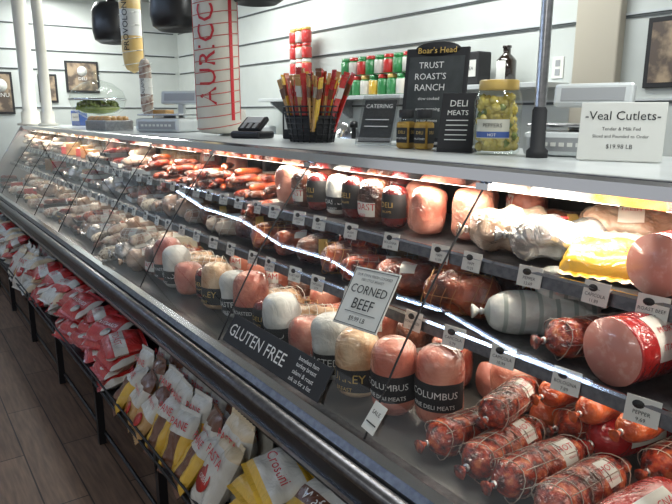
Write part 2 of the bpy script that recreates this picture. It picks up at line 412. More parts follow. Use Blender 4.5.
reg('film',gen_log(.22,.056,film,card,('gather','gather'),.36,(.4,.6),(195,235),('FRESH',),redink,sy=1.1),'bagged_turkey',.058)
reg('foil',gen_log(.23,.056,foil,card,('gather','gather'),.40,(.4,.6),(195,235),('TURKEY',),redink,sy=1.15),'foil_wrapped_turkey',.058)
reg('paper',gen_log(.25,.050,paper,papers,('gather','cut'),.10,(.0,.0),stripe=papers),'paper_wrapped_salami',.05)
reg('orangelog',gen_log(.21,.036,orange,card,('gather','gather'),.12,(.35,.6),(190,250),('HOT',),redink),'smoked_sausage_log',.036)
reg('redcut',gen_log(.16,.056,hamd,None,('cut','round'),.14,cut=cutm),'cut_ham',.056)
def gen_pile(body,nn,w,d,r,l):
    def f(i):
        random.seed(100+i); mb=MB()
        for k in range(nn):
            ly=k//7; x=random.uniform(-w/2,w/2); y=random.uniform(-d/2,d/2); z=r+ly*r*1.7
            a=random.uniform(40,140); cv=random.uniform(.01,.03)
            pts=[];rd=[]
            for q in range(9):
                t=q/8; pts.append(((t-.5)*l,cv*math.sin(math.pi*t),0)); rd.append(r*max(.12,1-abs(2*t-1)**6)**.5)
            bd=body[k%len(body)]
            mb.tube(pts,rd,bd,9,T(x,y,z)@RZ(a)@RY(random.uniform(-8,8)))
        return mb.mesh('product')
    return f
reg('links',gen_pile([pepper,smoked,orange,roast],22,.30,.16,.017,.15),'sausage_pile',0)
reg('sticks',gen_pile([darkred,roast,pepper],24,.34,.14,.012,.20),'dried_sausage_pile',0)
reg('moldpile',gen_pile([mold,speck,mold,roast],15,.34,.12,.024,.20),'cured_salami_pile',0)
def gen_slices(body):
    def f(i):
        random.seed(60+i); mb=MB(); mb.box((0,0,.005),(.22,.16,.010),pw if i%2 else dark,bev=.004)
        for sx,sy,w,d in ((0,.078,.22,.005),(0,-.078,.22,.005),(.108,0,.005,.16),(-.108,0,.005,.16)): mb.box((sx,sy,.016),(w,d,.024),card if i%2 else dark)
        for rw in range(3):
            for k in range(9):
                m=T(-.08+.019*k,-.045+.045*rw,.028+.002*k%3)@RY(-38+random.uniform(-6,6))@RX(random.uniform(-8,8))
                mb.lathe([(0,-.0015),(.026,-.0018),(.029,0),(.026,.0018),(0,.0015)],body[(k+rw)%len(body)],m,14,wob=.15,wf=30,seed=k)
        return mb.mesh('product')
    return f
reg('slices',gen_slices([cutm,ham,cutm,cheesew]),'sliced_cold_cut_tray',0)
reg('slices2',gen_slices([hamd,cutm,redcas]),'sliced_cold_cut_tray',0)
def gen_wedge(a,b):
    def f(i):
        mb=MB(); h=.07+.015*i; rr=.13; vs=[(0,0,0)];n=8; sp=R(50)
        for k in range(n+1): t=-sp/2+sp*k/n; vs.append((rr*math.cos(t),rr*math.sin(t),0))
        m=len(vs); vs+=[(x,y,h) for x,y,z in vs]
        fs=[tuple(range(m-1,-1,-1)),tuple(range(m,2*m))]; ms=[a,a]
        for k in range(m): k2=(k+1)%m; fs.append((k,k2,m+k2,m+k)); ms.append(b if 0<k<m-1 else a)
        mb.add(vs,fs,ms,T(-.06,0,0),False)
        mb.box((0.02,0,h+.001),(.05,.035,.002),card); mb.text('CHEESE',.010,redink,T(.02,0,h+.003))
        return mb.mesh('product')
    return f
reg('wedgey',gen_wedge(cheese,rind),'cheese_wedge',0); reg('wedgew',gen_wedge(cheesew,redwax),'cheese_wedge',0)
def gen_tray(body):
    def f(i):
        mb=MB(); random.seed(i+40)
        mb.box((0,0,.006),(.20,.15,.012),dark,bev=.004)
        for sx,sy,w,d in ((0,.073,.2,.006),(0,-.073,.2,.006),(.098,0,.006,.15),(-.098,0,.006,.15)): mb.box((sx,sy,.02),(w,d,.03),dark)
        for k in range(9):
            x=-.065+.065*(k%3)+random.uniform(-.01,.01); y=-.045+.045*(k//3); r=.028+random.uniform(0,.008)
            mb.lathe([(0,-r*.8),(r*.7,-r*.5),(r,0),(r*.7,r*.6),(0,r*.85)],random.choice(body),T(x,y,.035),12,wob=.3,wf=20,seed=k)
        return mb.mesh('product')
    return f
reg('tray1',gen_tray([cheesew,cheese,film]),'packed_cheese_tray',0); reg('tray2',gen_tray([film,hamd,mold]),'packed_meat_tray',0)
def gen_goldbag(i):
    mb=MB(); mb.pillow(.21,.15,.06,lambda u,v: goldbag if v<.3 else pw,RX(-90),seed=i); mb.text('GOLDEN',.03,redink,T(0,-.02,.036)); return mb.mesh('product')
reg('gold',gen_goldbag,'gold_foil_packet',.032)
def put(kind,x,y,zs,rz=0,tilt=0,roll=0,s=None):
    gen,nm,r,nv=K[kind]; me=variants(kind,gen,nv)
    s=s or random.uniform(.93,1.04)
    ob=bpy.data.objects.new(nm,me); scene.collection.objects.link(ob)
    ob.location=(x,y,zs+r*s+.001); ob.rotation_euler=Euler((R(tilt),R(roll),R(rz)),'XYZ'); ob.scale=(s,s,s); return ob
ZD,Z2,Z1=.70,.941,1.097
U=random.uniform
# --- bottom deck, near part
put('ham_up',-1.10,.965,ZD,rz=20,s=1,tilt=4); put('ham_up',-.995,1.02,ZD,rz=25,s=1)
put('turkey_up',-1.235,.955,ZD,rz=15); put('white_up',-1.37,.965,ZD,rz=15)
for i,x in enumerate([-.875,-.78,-.685,-.59]): put('pepper',x,1.00,ZD,rz=90+U(-6,6),s=1)
put('redlog',-.480,1.0,ZD,rz=88,s=1); put('speck',-.395,1.05,ZD,rz=92,s=1); put('redlog',-.29,1.0,ZD,rz=92)
put('pepper',-.82,1.06,ZD+.078,rz=104,s=.86)
put('redcut',-.98,1.28,ZD,rz=80); put('ham_dark',-1.13,1.20,ZD,rz=80); put('ham_plain',-.93,1.22,ZD,s=.95)
for x,k in ((-.82,'orangelog'),(-.74,'pepper'),(-.65,'redlog'),(-.54,'pepper')): put(k,x,1.28,ZD,rz=85+U(-6,6))
for x in (-.78,-.68,-.59): put('orangelog',x,1.24,ZD+.085,rz=85+U(-15,15))
put('bologna',-.42,1.30,ZD,rz=85)
for i in range(8): put(random.choice(['ham_plain','redcut','ham_dark','roast_up']),-1.3-.16*i,1.22,ZD,rz=60)
seq=['ham_plain','white_up','black_up','ham_up2','white_up','turkey_up','black_up','ham_plain','white_up','ham_up2','roast_up','film']
x=-1.51
for i in range(12):
    k=seq[i%12]; put(k,x,.955+U(0,.03),ZD,rz=U(-5,25) if k!='film' else 70,tilt=U(-3,5),roll=U(-6,6))
    put(random.choice(['mold','roast','smoked','turkeyl']),x-.02,1.10,ZD,rz=U(40,80))
    x-=.128
def fill(x0,x1,near,far,y,z,back,yb,split):
    x=x0
    while x>x1:
        k=random.choice(near if abs(x)<split else far)
        wide=k in('links','sticks','moldpile'); log=k in('mold','film','foil','roast','speck','smoked','smoked2','turkeyl','pepper')
        w=.33 if wide else (.125 if log else (.20 if k[:4] in('wedg','tray') else (.23 if k[:5]=='slice' else .13)))
        put(k,x-w/2,y+U(-.01,.02),z,rz=(U(60,100) if log else U(-10,10)))
        if log and random.random()<.5: put(random.choice(['mold','smoked2','pepper'] if abs(x)<split else ['mold','film']),x-w/2,y+.04,z+.09,rz=U(20,120),s=.8)
        if k[:5]=='slice' and random.random()<.6: put(k,x-w/2,y+.01,z+.055,rz=U(-12,12),tilt=U(-4,4))
        put(random.choice(back),x-w/2,yb,z,rz=U(50,100))
        x-=w
fill(-3.05,-7.2,['moldpile','mold','speck','film','moldpile','roast','foil'],['tray1','slices','wedgew','slices2','film','slices','mold'],.97,ZD,['mold','film','tray2','wedgew'],1.24,4.0)
# --- second shelf
put('bologna',-.575,1.19,Z2,rz=82,s=1); put('pepper',-.70,1.18,Z2,rz=70,s=1); put('paper',-.85,1.19,Z2,rz=48,s=1); put('paper',-.79,1.26,Z2+.075,rz=40,s=.85)
put('bologna',-.40,1.22,Z2,rz=88); put('redlog',-.25,1.2,Z2,rz=90)
put('smoked',-1.06,1.155,Z2,rz=20,s=1); put('smoked2',-1.27,1.15,Z2,rz=35,s=.95); put('pepper',-1.41,1.16,Z2,rz=40,s=1); put('smoked',-1.55,1.16,Z2,rz=50,s=.95)
put('roast',-1.70,1.16,Z2,rz=55); put('smoked2',-1.86,1.16,Z2,rz=50); put('smoked',-2.02,1.16,Z2,rz=60)
put('smoked2',-1.10,1.20,Z2+.075,rz=30,s=.7); put('pepper',-1.50,1.22,Z2+.085,rz=50,s=.75)
for i in range(9): put(random.choice(['redcut','turkeyl','smoked']),-.9-.15*i,1.40,Z2,rz=80)
fill(-2.14,-7.2,['mold','film','roast','smoked','speck','mold'],['moldpile','wedgey','slices','wedgew','slices2','tray2','foil'],1.18,Z2,['mold','film','turkeyl','ham_dark'],1.45,3.4)
# --- top shelf
put('bologna',-.575,1.30,Z1,rz=84,s=.95); put('gold',-.725,1.275,Z1+.012,rz=18,tilt=26,s=1.0); put('foil',-.875,1.28,Z1,rz=35,s=1.02); put('film',-.78,1.42,Z1+.01,rz=30,s=1.1)
put('film',-1.03,1.29,Z1,rz=60); put('ham_plain',-1.175,1.31,Z1); put('ham_plain',-1.315,1.27,Z1,roll=8); put('redlog',-.46,1.3,Z1,rz=84); put('film',-.30,1.3,Z1,rz=80)
put('ham_dark',-1.11,1.46,Z1); put('ham_plain',-1.26,1.43,Z1); put('turkeyl',-.60,1.50,Z1,rz=10); put('roast',-.98,1.46,Z1,rz=60)
x=-1.44
for i,k in enumerate(['black_up','roast_up','black_up','white_up','black_up','roast_up','ham_plain']):
    put(k,x,1.25+U(0,.02),Z1,rz=U(5,25),s=.76 if k=='white_up' else None); put(['ham_plain','black_up','ham_dark'][i%3],x-.02,1.39,Z1); x-=.105
fill(-2.18,-7.2,['links','sticks','links'],['wedgey','slices','wedgew','slices2','tray2','slices','moldpile'],1.27,Z1,['ham_plain','turkeyl','mold','ham_dark'],1.50,3.5)
def tags(name,y,z,x0,x1,st,seed):
    random.seed(seed); g=MB(); x=x0
    words=['HAM','TURKEY','SALAMI','ROAST BEEF','BOLOGNA','PEPPER','CAPICOLA']
    while x>x1:
        m=T(x,y-.014,z)@RZ(random.uniform(-4,10))@RX(78)
        g.box((0,0,0),(.060,.048,.002),card,m)
        g.lathe([(.011,0),(.011,.0006)],ink,m@T(-.008,.010,.0012),12,sy=.7)
        g.text(random.choice(words),.010,ink,m@T(0,-.004,.002),width=.052)
        g.text('%d.%d9'%(random.randint(5,12),random.randint(2,9)),.010,ink,m@T(0,-.016,.002))
        x-=st+random.uniform(-.03,.06)
    g.build(name)
tags('price_tag_row',1.165,1.085,-.45,-7,.14,1); tags('price_tag_row',1.045,.932,-.40,-7,.13,2)
random.seed(11)
# ------------------------------------------------------------ counter-top objects
ZT=1.3155
def tb(g,name,loc,rot=(0,0,0),s=.95):
    """stand an object on the counter top"""
    o=g.build(name,(loc[0]*.935,loc[1]*.935,ZT),rot); o.scale=(s,s,s); return o
g=MB(); m=T(0,0,.088)@RX(82); g.box((0,0,0),(.235,.172,.004),card,m,bev=.002); g.box((0,.02,.006),(.22,.06,.012),card)
g.text('-Veal Cutlets-',.042,ink,m@T(0,.047,.003),width=.205); g.text('Tender & Milk Fed',.014,ink,m@T(0,.008,.003)); g.text('Sliced and Pounded to Order',.013,ink,m@T(0,-.014,.003)); g.text('$19.98 LB',.018,ink,m@T(0,-.045,.003))
tb(g,'veal_cutlets_sign',(-1.03,1.77),(0,0,24),.93)
gl=glassmat('jar_glass',(.95,.97,.95),base=.06,gain=.6)
pickled=M('pickled_peppers',(.48,.36,.04),(.70,.56,.16),scale=30,rough=.2,coat=1,bump=.5,bscale=40,lo=.35,hi=.6)
pickledg=M('pickled_green',(.14,.20,.03),(.28,.32,.07),scale=30,rough=.2,coat=1)
g=MB(); g.lathe([(.068,0),(.076,.01),(.077,.08),(.077,.175),(.070,.20),(.058,.21),(.058,.215)],gl,seg=32)
for k in range(130):
    a=random.uniform(0,6.28); rr=random.uniform(.042,.060); z=.022+.165*(k/130)
    g.lathe([(0,-.02),(.012,-.012),(.015,0),(.011,.012),(0,.018)],pickledg if k%6==0 else pickled,T(rr*math.cos(a),rr*math.sin(a),z)@RX(random.uniform(40,120))@RY(random.uniform(0,90)),8,wob=.2,wf=30)
g.lathe([(.050,.012),(.050,.185),(0,.19)],pickled,seg=16)
lblc=M('jar_label',(.62,.60,.50),rough=.5)
a0,a1=-105,-20
vs=[];fs=[]
for j in range(17):
    a=R(a0+(a1-a0)*j/16); vs+=[(.0785*math.cos(a),.0785*math.sin(a),.055),(.0785*math.cos(a),.0785*math.sin(a),.115)]
for j in range(16): fs.append((2*j,2*j+2,2*j+3,2*j+1))
g.add(vs,fs,lblc); g.add([(x*1.008,y*1.008,.057 if k%2==0 else .076) for k,(x,y,z) in enumerate(vs)],fs,pbl)
g.text('PEPPERS',.018,ink,I4,('around',.080,-61,.096)); g.text('HOT',.013,inkw,I4,('around',.0805,-61,.066))
g.lathe([(.063,.208),(.064,.212),(.064,.236),(.060,.240),(0,.240)],gold,seg=36)
tb(g,'pickled_pepper_jar',(-1.47,1.74),s=.98)
mus=M('mustard',(.46,.28,.04),(.34,.19,.03),scale=60,rough=.4)
def mustard(x,y):
    g=MB(); g.box((0,0,.045),(.052,.052,.09),mus,bev=.010,seg=3); g.lathe([(.026,.088),(.021,.098),(.021,.104)],gl,seg=20)
    g.lathe([(.024,.102),(.025,.104),(.025,.126),(.022,.129),(0,.129)],blackm,seg=24)
    g.box((0,-.0268,.045),(.042,.001,.05),blackm); g.box((.0268,0,.045),(.001,.042,.05),blackm)
    g.text('DELI',.014,gold,T(0,-.028,.055)@RX(90)); g.text('MUSTARD',.009,inkw,T(0,-.028,.035)@RX(90))
    g.text('DELI',.014,gold,T(.028,0,.055)@RZ(90)@RX(90)); tb(g,'mustard_jar',(x,y),(0,0,15),1.12)
mustard(-1.92,1.72); mustard(-1.825,1.73)
chalk=M('chalkboard',(.03,.035,.035),(.05,.055,.055),scale=12,rough=.6)
g=MB(); m=T(0,0,.21)@RX(80)
g.box((0,0,0),(.27,.38,.012),blackm,m,bev=.004); g.box((0,-.01,.007),(.235,.33,.002),chalk,m)
g.lathe([(.0,0),(.06,0),(.06,.008),(0,.008)],blackm,m@T(0,.185,-.002)@Matrix.Diagonal((1.6,.5,1,1)),24)
g.text("Boar's Head",.034,gold,m@T(0,.180,.010),width=.17)
for i,(t,s) in enumerate((('TRUST',.036),("ROAST'S",.036),('RANCH',.038),('slow cooked',.018),('every morning',.018),('in our ovens',.018))): g.text(t,s,inkw,m@T(-.02,.12-.045*i,.010))
g.box((0,.05,.006),(.27,.16,.012),blackm,bev=.003)
tb(g,'chalkboard_sign',(-1.93,1.88),(0,0,26))
g=MB(); m=T(0,0,.11)@RX(72); g.box((0,0,0),(.13,.21,.006),blackm,m,bev=.003); g.text('DELI',.034,inkw,m@T(0,.065,.005)); g.text('MEATS',.026,inkw,m@T(0,.03,.005))
for i in range(5): g.box((0,.002-.018*i,.004),(.08,.003,.001),inkw,m)
g.box((0,.02,.006),(.13,.11,.012),blackm); tb(g,'menu_card_stand',(-1.64,1.72),(0,0,30))
acr=glassmat('acrylic',(.93,.94,.94),base=.16,gain=.7)
g=MB(); m=T(0,0,.11)@RX(68); g.box((0,0,0),(.17,.22,.004),acr,m); g.box((0,.04,.004),(.17,.10,.008),acr); g.box((0,-.005,-.004),(.15,.19,.002),chalk,m)
g.text('CATERING',.026,inkw,m@T(0,.06,.004)); g.box((0,0,.003),(.11,.003,.001),inkw,m); g.box((0,-.03,.003),(.11,.003,.001),inkw,m)
g.box((0,-.04,.012),(.17,.004,.05),acr); tb(g,'acrylic_card_holder',(-2.13,1.74),(0,0,25))
g=MB()
for k in range(7):
    z=.01+.025*k; s=.11+.006*k
    g.tube([(s*math.cos(a)*1.15,s*math.sin(a)*.8,z) for a in [j*math.pi/12 for j in range(25)]],.004,dark,6)
for k in range(22):
    a=k*2*math.pi/22; g.tube([(.11*1.15*math.cos(a),.11*.8*math.sin(a),0),(.147*1.15*math.cos(a),.147*.8*math.sin(a),.165)],.0035,dark,5)
g.lathe([(0,.004),(.125,.004),(.150,.12),(0,.12)],blackm,Matrix.Diagonal((1,.72,1,1)),24)
for k in range(64):
    x=random.uniform(-.12,.12); y=random.uniform(-.08,.07); h=random.uniform(.21,.28)
    cm=random.choice([pr,pt,py_,pb,pt,orange,redcas,pt]); ty=x*150+random.uniform(-14,14)
    m=T(x,y,.05)@RY(ty)@RX(-y*120+random.uniform(-8,8))@RZ(random.uniform(0,180))
    g.box((0,0,h/2),(.026,.009,h),cm,m,bev=.003); g.box((0,0,h*.75),(.0265,.0095,h*.2),random.choice([pw,pb,pr]),m)
    g.box((0,0,h+.006),(.028,.002,.012),cm,m)
tb(g,'snack_stick_basket',(-2.66,1.75),s=1.0)
g=MB(); g.box((0,0,.02),(.20,.15,.04),dark,bev=.012); m=T(0,.01,.075)@RX(35); g.box((0,0,0),(.15,.12,.03),dark,m,bev=.01); g.box((0,.02,.016),(.11,.05,.002),greym,m)
for i in range(12): g.box((-.04+.04*(i%3),-.015-.012*(i//3),.017),(.02,.007,.004),greym,m)
tb(g,'card_terminal',(-3.20,1.70),(0,0,25))
def scale(x,y,rz,s=1,disp=True):
    g=MB(); g.box((0,0,.045),(.34,.30,.09),white,bev=.02); g.box((0,-.151,.045),(.28,.004,.05),greym)
    g.lathe([(.04,.09),(.04,.105)],steel,seg=16); g.box((0,0,.112),(.32,.27,.012),steel,bev=.005)
    g.box((0,.15,.15),(.04,.03,.12),white); m=T(0,.15,.225)@RX(80); g.box((0,0,0),(.30,.09,.05),white,m,bev=.012); g.box((0,0,.026),(.24,.05,.002),greym,m)
    for i in range(8): g.box((-.11+.03*i,-.154,.045),(.018,.004,.014),card)
    tb(g,'weighing_scale',(x,y),(0,0,rz),s)
scale(-1.27,1.93,18,.84); scale(-4.60,1.75,35,1.05)
olive=M('green_olives',(.16,.22,.03),(.28,.33,.06),scale=12,rough=.25,coat=.8)
def bowl(x,y,s=1.45):
    g=MB(); g.lathe([(.06,0),(.07,.006),(.02,.02),(.02,.04),(.08,.06),(.15,.11),(.165,.16),(.16,.165)],gl,seg=32)
    for k in range(130):
        a=random.uniform(0,6.28); rr=.125*math.sqrt(random.random()); z=.115+random.uniform(0,.045)
        g.lathe([(0,-.014),(.010,-.008),(.012,0),(.010,.008),(0,.014)],olive,T(rr*math.cos(a),rr*math.sin(a),z)@RX(k*37),7)
    g.lathe([(0,.075),(.10,.09),(.135,.12),(.0,.14)],olive,seg=20)
    g.lathe([(.165,.17),(.15,.22),(.09,.265),(.02,.285),(.012,.30),(.022,.315),(.02,.335),(0,.34)],gl,seg=32)
    g.lathe([(.168,.163),(.170,.170),(.165,.176)],chrome,seg=32); tb(g,'lidded_olive_bowl',(x,y),s=s)
bowl(-6.25,1.68)
g=MB(); g.box((0,0,.04),(.34,.24,.08),steel,bev=.01)
for k in range(16): g.lathe([(0,-.03),(.03,-.02),(.035,0),(.03,.02),(0,.03)],pt,T(-.12+.08*(k%4),-.08+.05*(k//4),.085),10,wob=.2,wf=20)
tb(g,'pastry_tray',(-5.3,1.5),(0,0,12))
for i,(x,y,c1,c2) in enumerate(((-7.3,1.75,pbl,pw),(-5.0,1.85,pt,pw),(-3.75,1.85,pw,blackm),(-3.0,1.88,blackm,card))):
    g=MB(); g.box((0,0,.08),(.14,.10,.16),c1,bev=.006); g.box((0,-.051,.09),(.11,.002,.08),c2); g.text('SNACKS',.022,ink if c2 is not blackm else inkw,T(0,-.053,.09)@RX(90)); g.box((0,0,.161),(.10,.03,.003),c2)
    tb(g,'snack_box',(x,y),(0,0,25))
def post(x,y,r,mat,basemat,nm='support_post'):
    g=MB(); g.lathe([(r*1.9,0),(r*1.9,.02),(r*1.3,.03),(r*1.3,.14),(r,.15),(r,CZ-ZT-.02),(r*2,CZ-ZT-.02),(r*2,CZ-ZT)],mat,seg=24,fn=lambda i,a: basemat if i<4 else None); g.build(nm,(x,y,ZT))
post(-1.20,1.61,.017,steel,blackm)
cream=M('cream_paint',(.66,.63,.54),rough=.45)
post(-7.35,1.27,.07,cream,cream); post(-6.95,1.36,.05,cream,cream)
g=MB(); h=CZ-1.33
g.lathe([(.02,0),(.11,.01),(.125,.04),(.125,h-.1),(.10,h-.05),(.02,h-.03),(.012,h)],cream,seg=28)
for k in range(22):
    z=.05+k*(h-.15)/21; g.tube([(.127*math.cos(a),.127*math.sin(a),z+.02*math.sin(a)) for a in [j*math.pi/10 for j in range(21)]],.0025,net,5)
for a in (-150,-115,15,60): g.box((0,0,0),(.022,.003,h-.16),redink,T(.126*math.cos(R(a)),.126*math.sin(R(a)),h/2)@RZ(a+90))
g.text('AURICCHIO',.150,redink,I4,('axial',.129,-52,.57))
g.build('hanging_provolone',(-3.42,1.60,1.325))
def hang(x,y,zb,ln,r,body,lab,txt):
    g=MB(); g.lathe(logprof(ln,r,26,6,('round','gather')),body,T(0,0,ln/2),24,lambda i,a: lab if 9<i<17 else None,.05,6)
    for k in range(7):
        z=ln*(.1+.13*k); g.tube([(r*1.02*math.cos(a),r*1.02*math.sin(a),z+.015*math.sin(a)) for a in [j*math.pi/8 for j in range(17)]],.003,card,5)
    if txt: g.text(txt,r*.8,ink,I4,('axial',r*1.06,-50,ln*.5))
    g.tube([(0,0,ln),(0,0,CZ-zb)],.004,card,6); g.build('hanging_salami',(x,y,zb))
hang(-5.25,1.72,1.76,.75,.085,cheese,card,'PROVOLONE'); hang(-4.70,1.62,1.42,.42,.045,mold,card,'SALAME')
def pend(x,y,z):
    g=MB(); g.lathe([(.05,.03),(.12,.0),(.165,.03),(.18,.10),(.175,.28),(.14,.34),(.04,.36),(.03,.42),(.0,.42)],dark,seg=32)
    g.lathe([(0,.028),(.05,.03)],inkw,seg=20); g.tube([(0,0,.42),(0,0,CZ-z)],.006,blackm,8); g.lathe([(.05,0),(.05,.02)],blackm,T(0,0,CZ-z-.02),16)
    g.build('pendant_lamp',(x,y,z))
pend(-6.00,1.8,2.06); pend(-4.50,1.8,2.02); pend(-3.30,1.8,2.05)
# ------------------------------------------------------------ back wall goods
g=MB(); g.box((0,0,0),(2.3,.26,.03),white,bev=.004)
for x in (-1.0,0,1.0): g.prism([(.13,-.015),(.13,-.16),(.10,-.16),(-.08,-.03),(-.08,-.015)],x-.01,x+.01,steel)
g.build('wall_shelf',(-4.25,BY-.13,1.56))
g=MB(); g.box((0,0,.10),(.40,.2,.20),white,bev=.006); g.build('shelf_riser',(-4.84,BY-.13,1.575))
def jar(x,z,lid,body,lab,r=.045,h=.13,y=BY-.13):
    g=MB(); g.lathe([(r*.9,0),(r,.006),(r,h*.72),(r*.8,h*.80)],body,seg=18,fn=lambda i,a: lab if i==1 else None); g.lathe([(r*.84,h*.8),(r*.86,h*.82),(r*.86,h*.98),(0,h)],lid,seg=18)
    g.build('spice_jar',(x,y,z))
for r_ in range(3):
    for c in range(3): jar(-4.94+.10*c,1.776+.132*r_,[card,redwax,gold][r_],[pb,pr,pt][(c+r_)%3],pr if c!=1 else pw)
for i in range(12):
    jar(-4.42+.105*i,1.576,[pg,redwax,gold][i%3],pg,[pg,pw,py_,pg][i%4],r=.05,h=.15)
for i in range(8): jar(-4.15+.105*i,1.728,redwax if i%2 else pg,pg,[pg,pw,pr][i%3],r=.048,h=.14)
def bottle(x,y,z,c,h=.3,r=.04):
    g=MB(); g.lathe([(r*.9,0),(r,.006),(r,h*.60),(r*.8,h*.68),(r*.4,h*.78),(r*.36,h*.93),(r*.45,h*.94),(r*.45,h),(0,h)],c,seg=20,fn=lambda i,a: card if i==1 and 240<a<300 else None); g.build('oil_bottle',(x,y,z))
MB().box((0,0,0),(.8,.24,.03),white,bev=.004).build('wall_shelf',(-2.60,BY-.12,1.60))
bd=M('bottle_dark',(.02,.012,.008),rough=.1,coat=1)
bottle(-2.55,BY-.13,1.616,bd,.22,.06)
g=MB(); g.box((0,0,.1),(.13,.12,.2),blackm,bev=.01); g.box((0,-.061,.1),(.09,.002,.1),card); g.text('TEA',.03,ink,T(0,-.063,.1)@RX(90)); g.build('tea_tin',(-2.78,BY-.13,1.616))
ctm=M('back_counter',(.45,.46,.46),rough=.35)
g=MB(); g.box((0,0,.45),(5.5,.56,.86),ctm); g.box((0,-.02,.90),(5.56,.60,.04),steel,bev=.005)
for i in range(9): g.box((-2.4+.6*i,-.29,.5),(.5,.015,.68),white,bev=.004); g.box((-2.2+.6*i,-.30,.62),(.02,.02,.12),steel)
g.build('back_counter',(-4.4,BY-.30,0))
g=MB(); g.box((0,0,.05),(.5,.4,.10),steel,bev=.03,seg=3); g.lathe([(.02,-.02),(.15,-.012),(.16,0),(.15,.012),(.02,.02)],chrome,T(-.05,-.02,.30)@RX(80),32)
g.box((-.05,.05,.26),(.22,.10,.30),steel,bev=.04,seg=3); g.box((.16,-.08,.24),(.22,.20,.012),steel); g.box((.20,-.08,.33),(.03,.03,.18),dark,bev=.01); g.lathe([(.0,-.03),(.03,-.02),(.03,.02),(0,.03)],dark,T(.2,-.08,.44),14)
g.build('meat_slicer',(-3.9,BY-.32,.921))
g=MB(); g.box((0,0,.2),(.5,.42,.40),white,bev=.02); g.box((0,-.212,.22),(.40,.006,.26),dark); g.box((.2,-.225,.2),(.02,.02,.25),chrome); g.build('microwave_oven',(-5.6,BY-.30,.921))
g=MB(); g.box((0,0,.25),(.34,.32,.5),steel,bev=.02); g.box((0,-.162,.3),(.24,.005,.2),dark); g.lathe([(.1,.5),(.12,.52),(.12,.58),(0,.58)],dark,seg=24); g.build('coffee_machine',(-2.95,BY-.30,.921))
pic=M('picture_print',(.12,.09,.07),(.40,.30,.20),scale=9,rough=.4,lo=.45,hi=.6)
def frame(nm,loc,rz,w,h,txt=None):
    g=MB(); m=RZ(rz)@RX(90)
    g.box((0,0,0),(w,h,.02),blackm,m,bev=.004); g.box((0,0,.011),(w-.05,h-.05,.002),pic,m); 
    if txt: g.text(txt,h*.14,inkw,m@T(0,-.02,.013)); g.lathe([(h*.16,0),(h*.16,.001)],card,m@T(0,h*.18,.012),20)
    g.build(nm,loc)
frame('framed_picture',(FX+.012,1.99,1.86),90,.38,.36,'DELI'); frame('framed_picture',(FX+.012,1.10,1.66),90,.26,.46,'MENU'); frame('framed_picture',(FX+.012,1.60,1.72),90,.20,.32)
frame('framed_picture',(-1.66,BY-.012,1.74),0,.20,.34)
g=MB(); g.box((0,0,0),(.075,.006,.12),card,bev=.002); g.box((0,-.004,.025),(.03,.003,.035),greym); g.box((0,-.004,-.025),(.03,.003,.035),greym); g.build('electrical_outlet',(-2.28,BY-.004,1.70))

# ------------------------------------------------------------ lower shelf and bags
g=MB(); g.prism([(.60,.285),(.89,.285),(.89,.30),(.60,.30)],X0,X1,dark)
for z in (.30,.335): g.tube([(X0,.60,z),(X1,.60,z)],.005,blackm,6)
for i in range(11):
    x=X0+.1+.78*i; g.box((x,.615,.145),(.03,.03,.29),dark); g.tube([(x,.60,.28),(x,.60,.335)],.006,blackm,6)
    g.box((x,.75,.27),(.02,.30,.03),dark)
g.tube([(X0,.63,.05),(X1,.63,.05)],.008,dark,6)
g.build('lower_product_shelf')
def bag(kind,i):
    mb=MB(); w,h,t=.17,.24,.07
    if kind=='cookie':
        fn=lambda u,v: (py_ if v>.62 else (pw if v>.2 else (cookie if abs(u)<.75 and v>-.6 else pw)))
        txt,tc_,tz=('Cookies',pb,.048); w,h,t=.19,.15,.045
    elif kind=='wafer': fn=lambda u,v: pb if abs(v)<.3 and abs(u)<.8 else (py_ if v<.0 else pw); txt,tc_,tz=('Wafers',inkw,0); w,h,t=.20,.14,.045
    elif kind=='white': fn=lambda u,v: pw if abs(v)<.7 else py_; txt,tc_,tz=('Crostini',redink,0); w,h,t=.20,.14,.045
    elif kind=='brown': fn=lambda u,v: pb if abs(v)<.45 else (py_ if abs(v)<.75 else pw); txt,tc_,tz=('Biscotti',inkw,0); w,h,t=.19,.14,.045
    elif kind=='red': fn=lambda u,v: pr if abs(u)<.8 else pw; txt,tc_,tz=('SAVOIARDI',inkw,0); w,h,t=.21,.16,.055
    elif kind=='redwhite': fn=lambda u,v: pr if v>.1 else (pw if v>-.6 else pr); txt,tc_,tz=('TOAST',redink,-.02); w,h,t=.21,.16,.055
    elif kind=='heart': fn=lambda u,v: pw if v<.75 else pc; txt,tc_,tz=('PASTA',redink,.06); w,h,t=.16,.24,.07
    elif kind=='tan': fn=lambda u,v: pt if v<-.1 else (pw if v<.6 else pb); txt,tc_,tz=('AMARETTI',redink,.035); w,h,t=.12,.20,.055
    elif kind=='tanb': fn=lambda u,v: pw if v>.25 else (pb if abs(u)<.5 else py_); txt,tc_,tz=('PANE',redink,.06); w,h,t=.12,.20,.055
    else: fn=lambda u,v: pw if abs(u)<.7 else pc; txt,tc_,tz=('CROUTONS',ink,.03); w,h,t=.21,.16,.055
    mb.pillow(w,h,t,fn,I4,seed=i+len(kind))
    mb.text(txt,.042,tc_,T(0,-t/2*1.18,tz)@RX(90),width=w*.75)
    if kind=='heart': mb.lathe([(.040,0),(.040,.002)],pr,T(0,-t/2*1.10,-.01)@RX(90),20); mb.text('OSEM',.022,inkw,T(0,-t/2*1.18,-.01)@RX(90))
    if kind in('tan','red'): mb.lathe([(.026,0),(.026,.002)],pw if kind=='red' else pr,T(.05 if kind=='red' else 0,-t/2*1.10,-.045)@RX(90),20)
    return mb.mesh('bag')
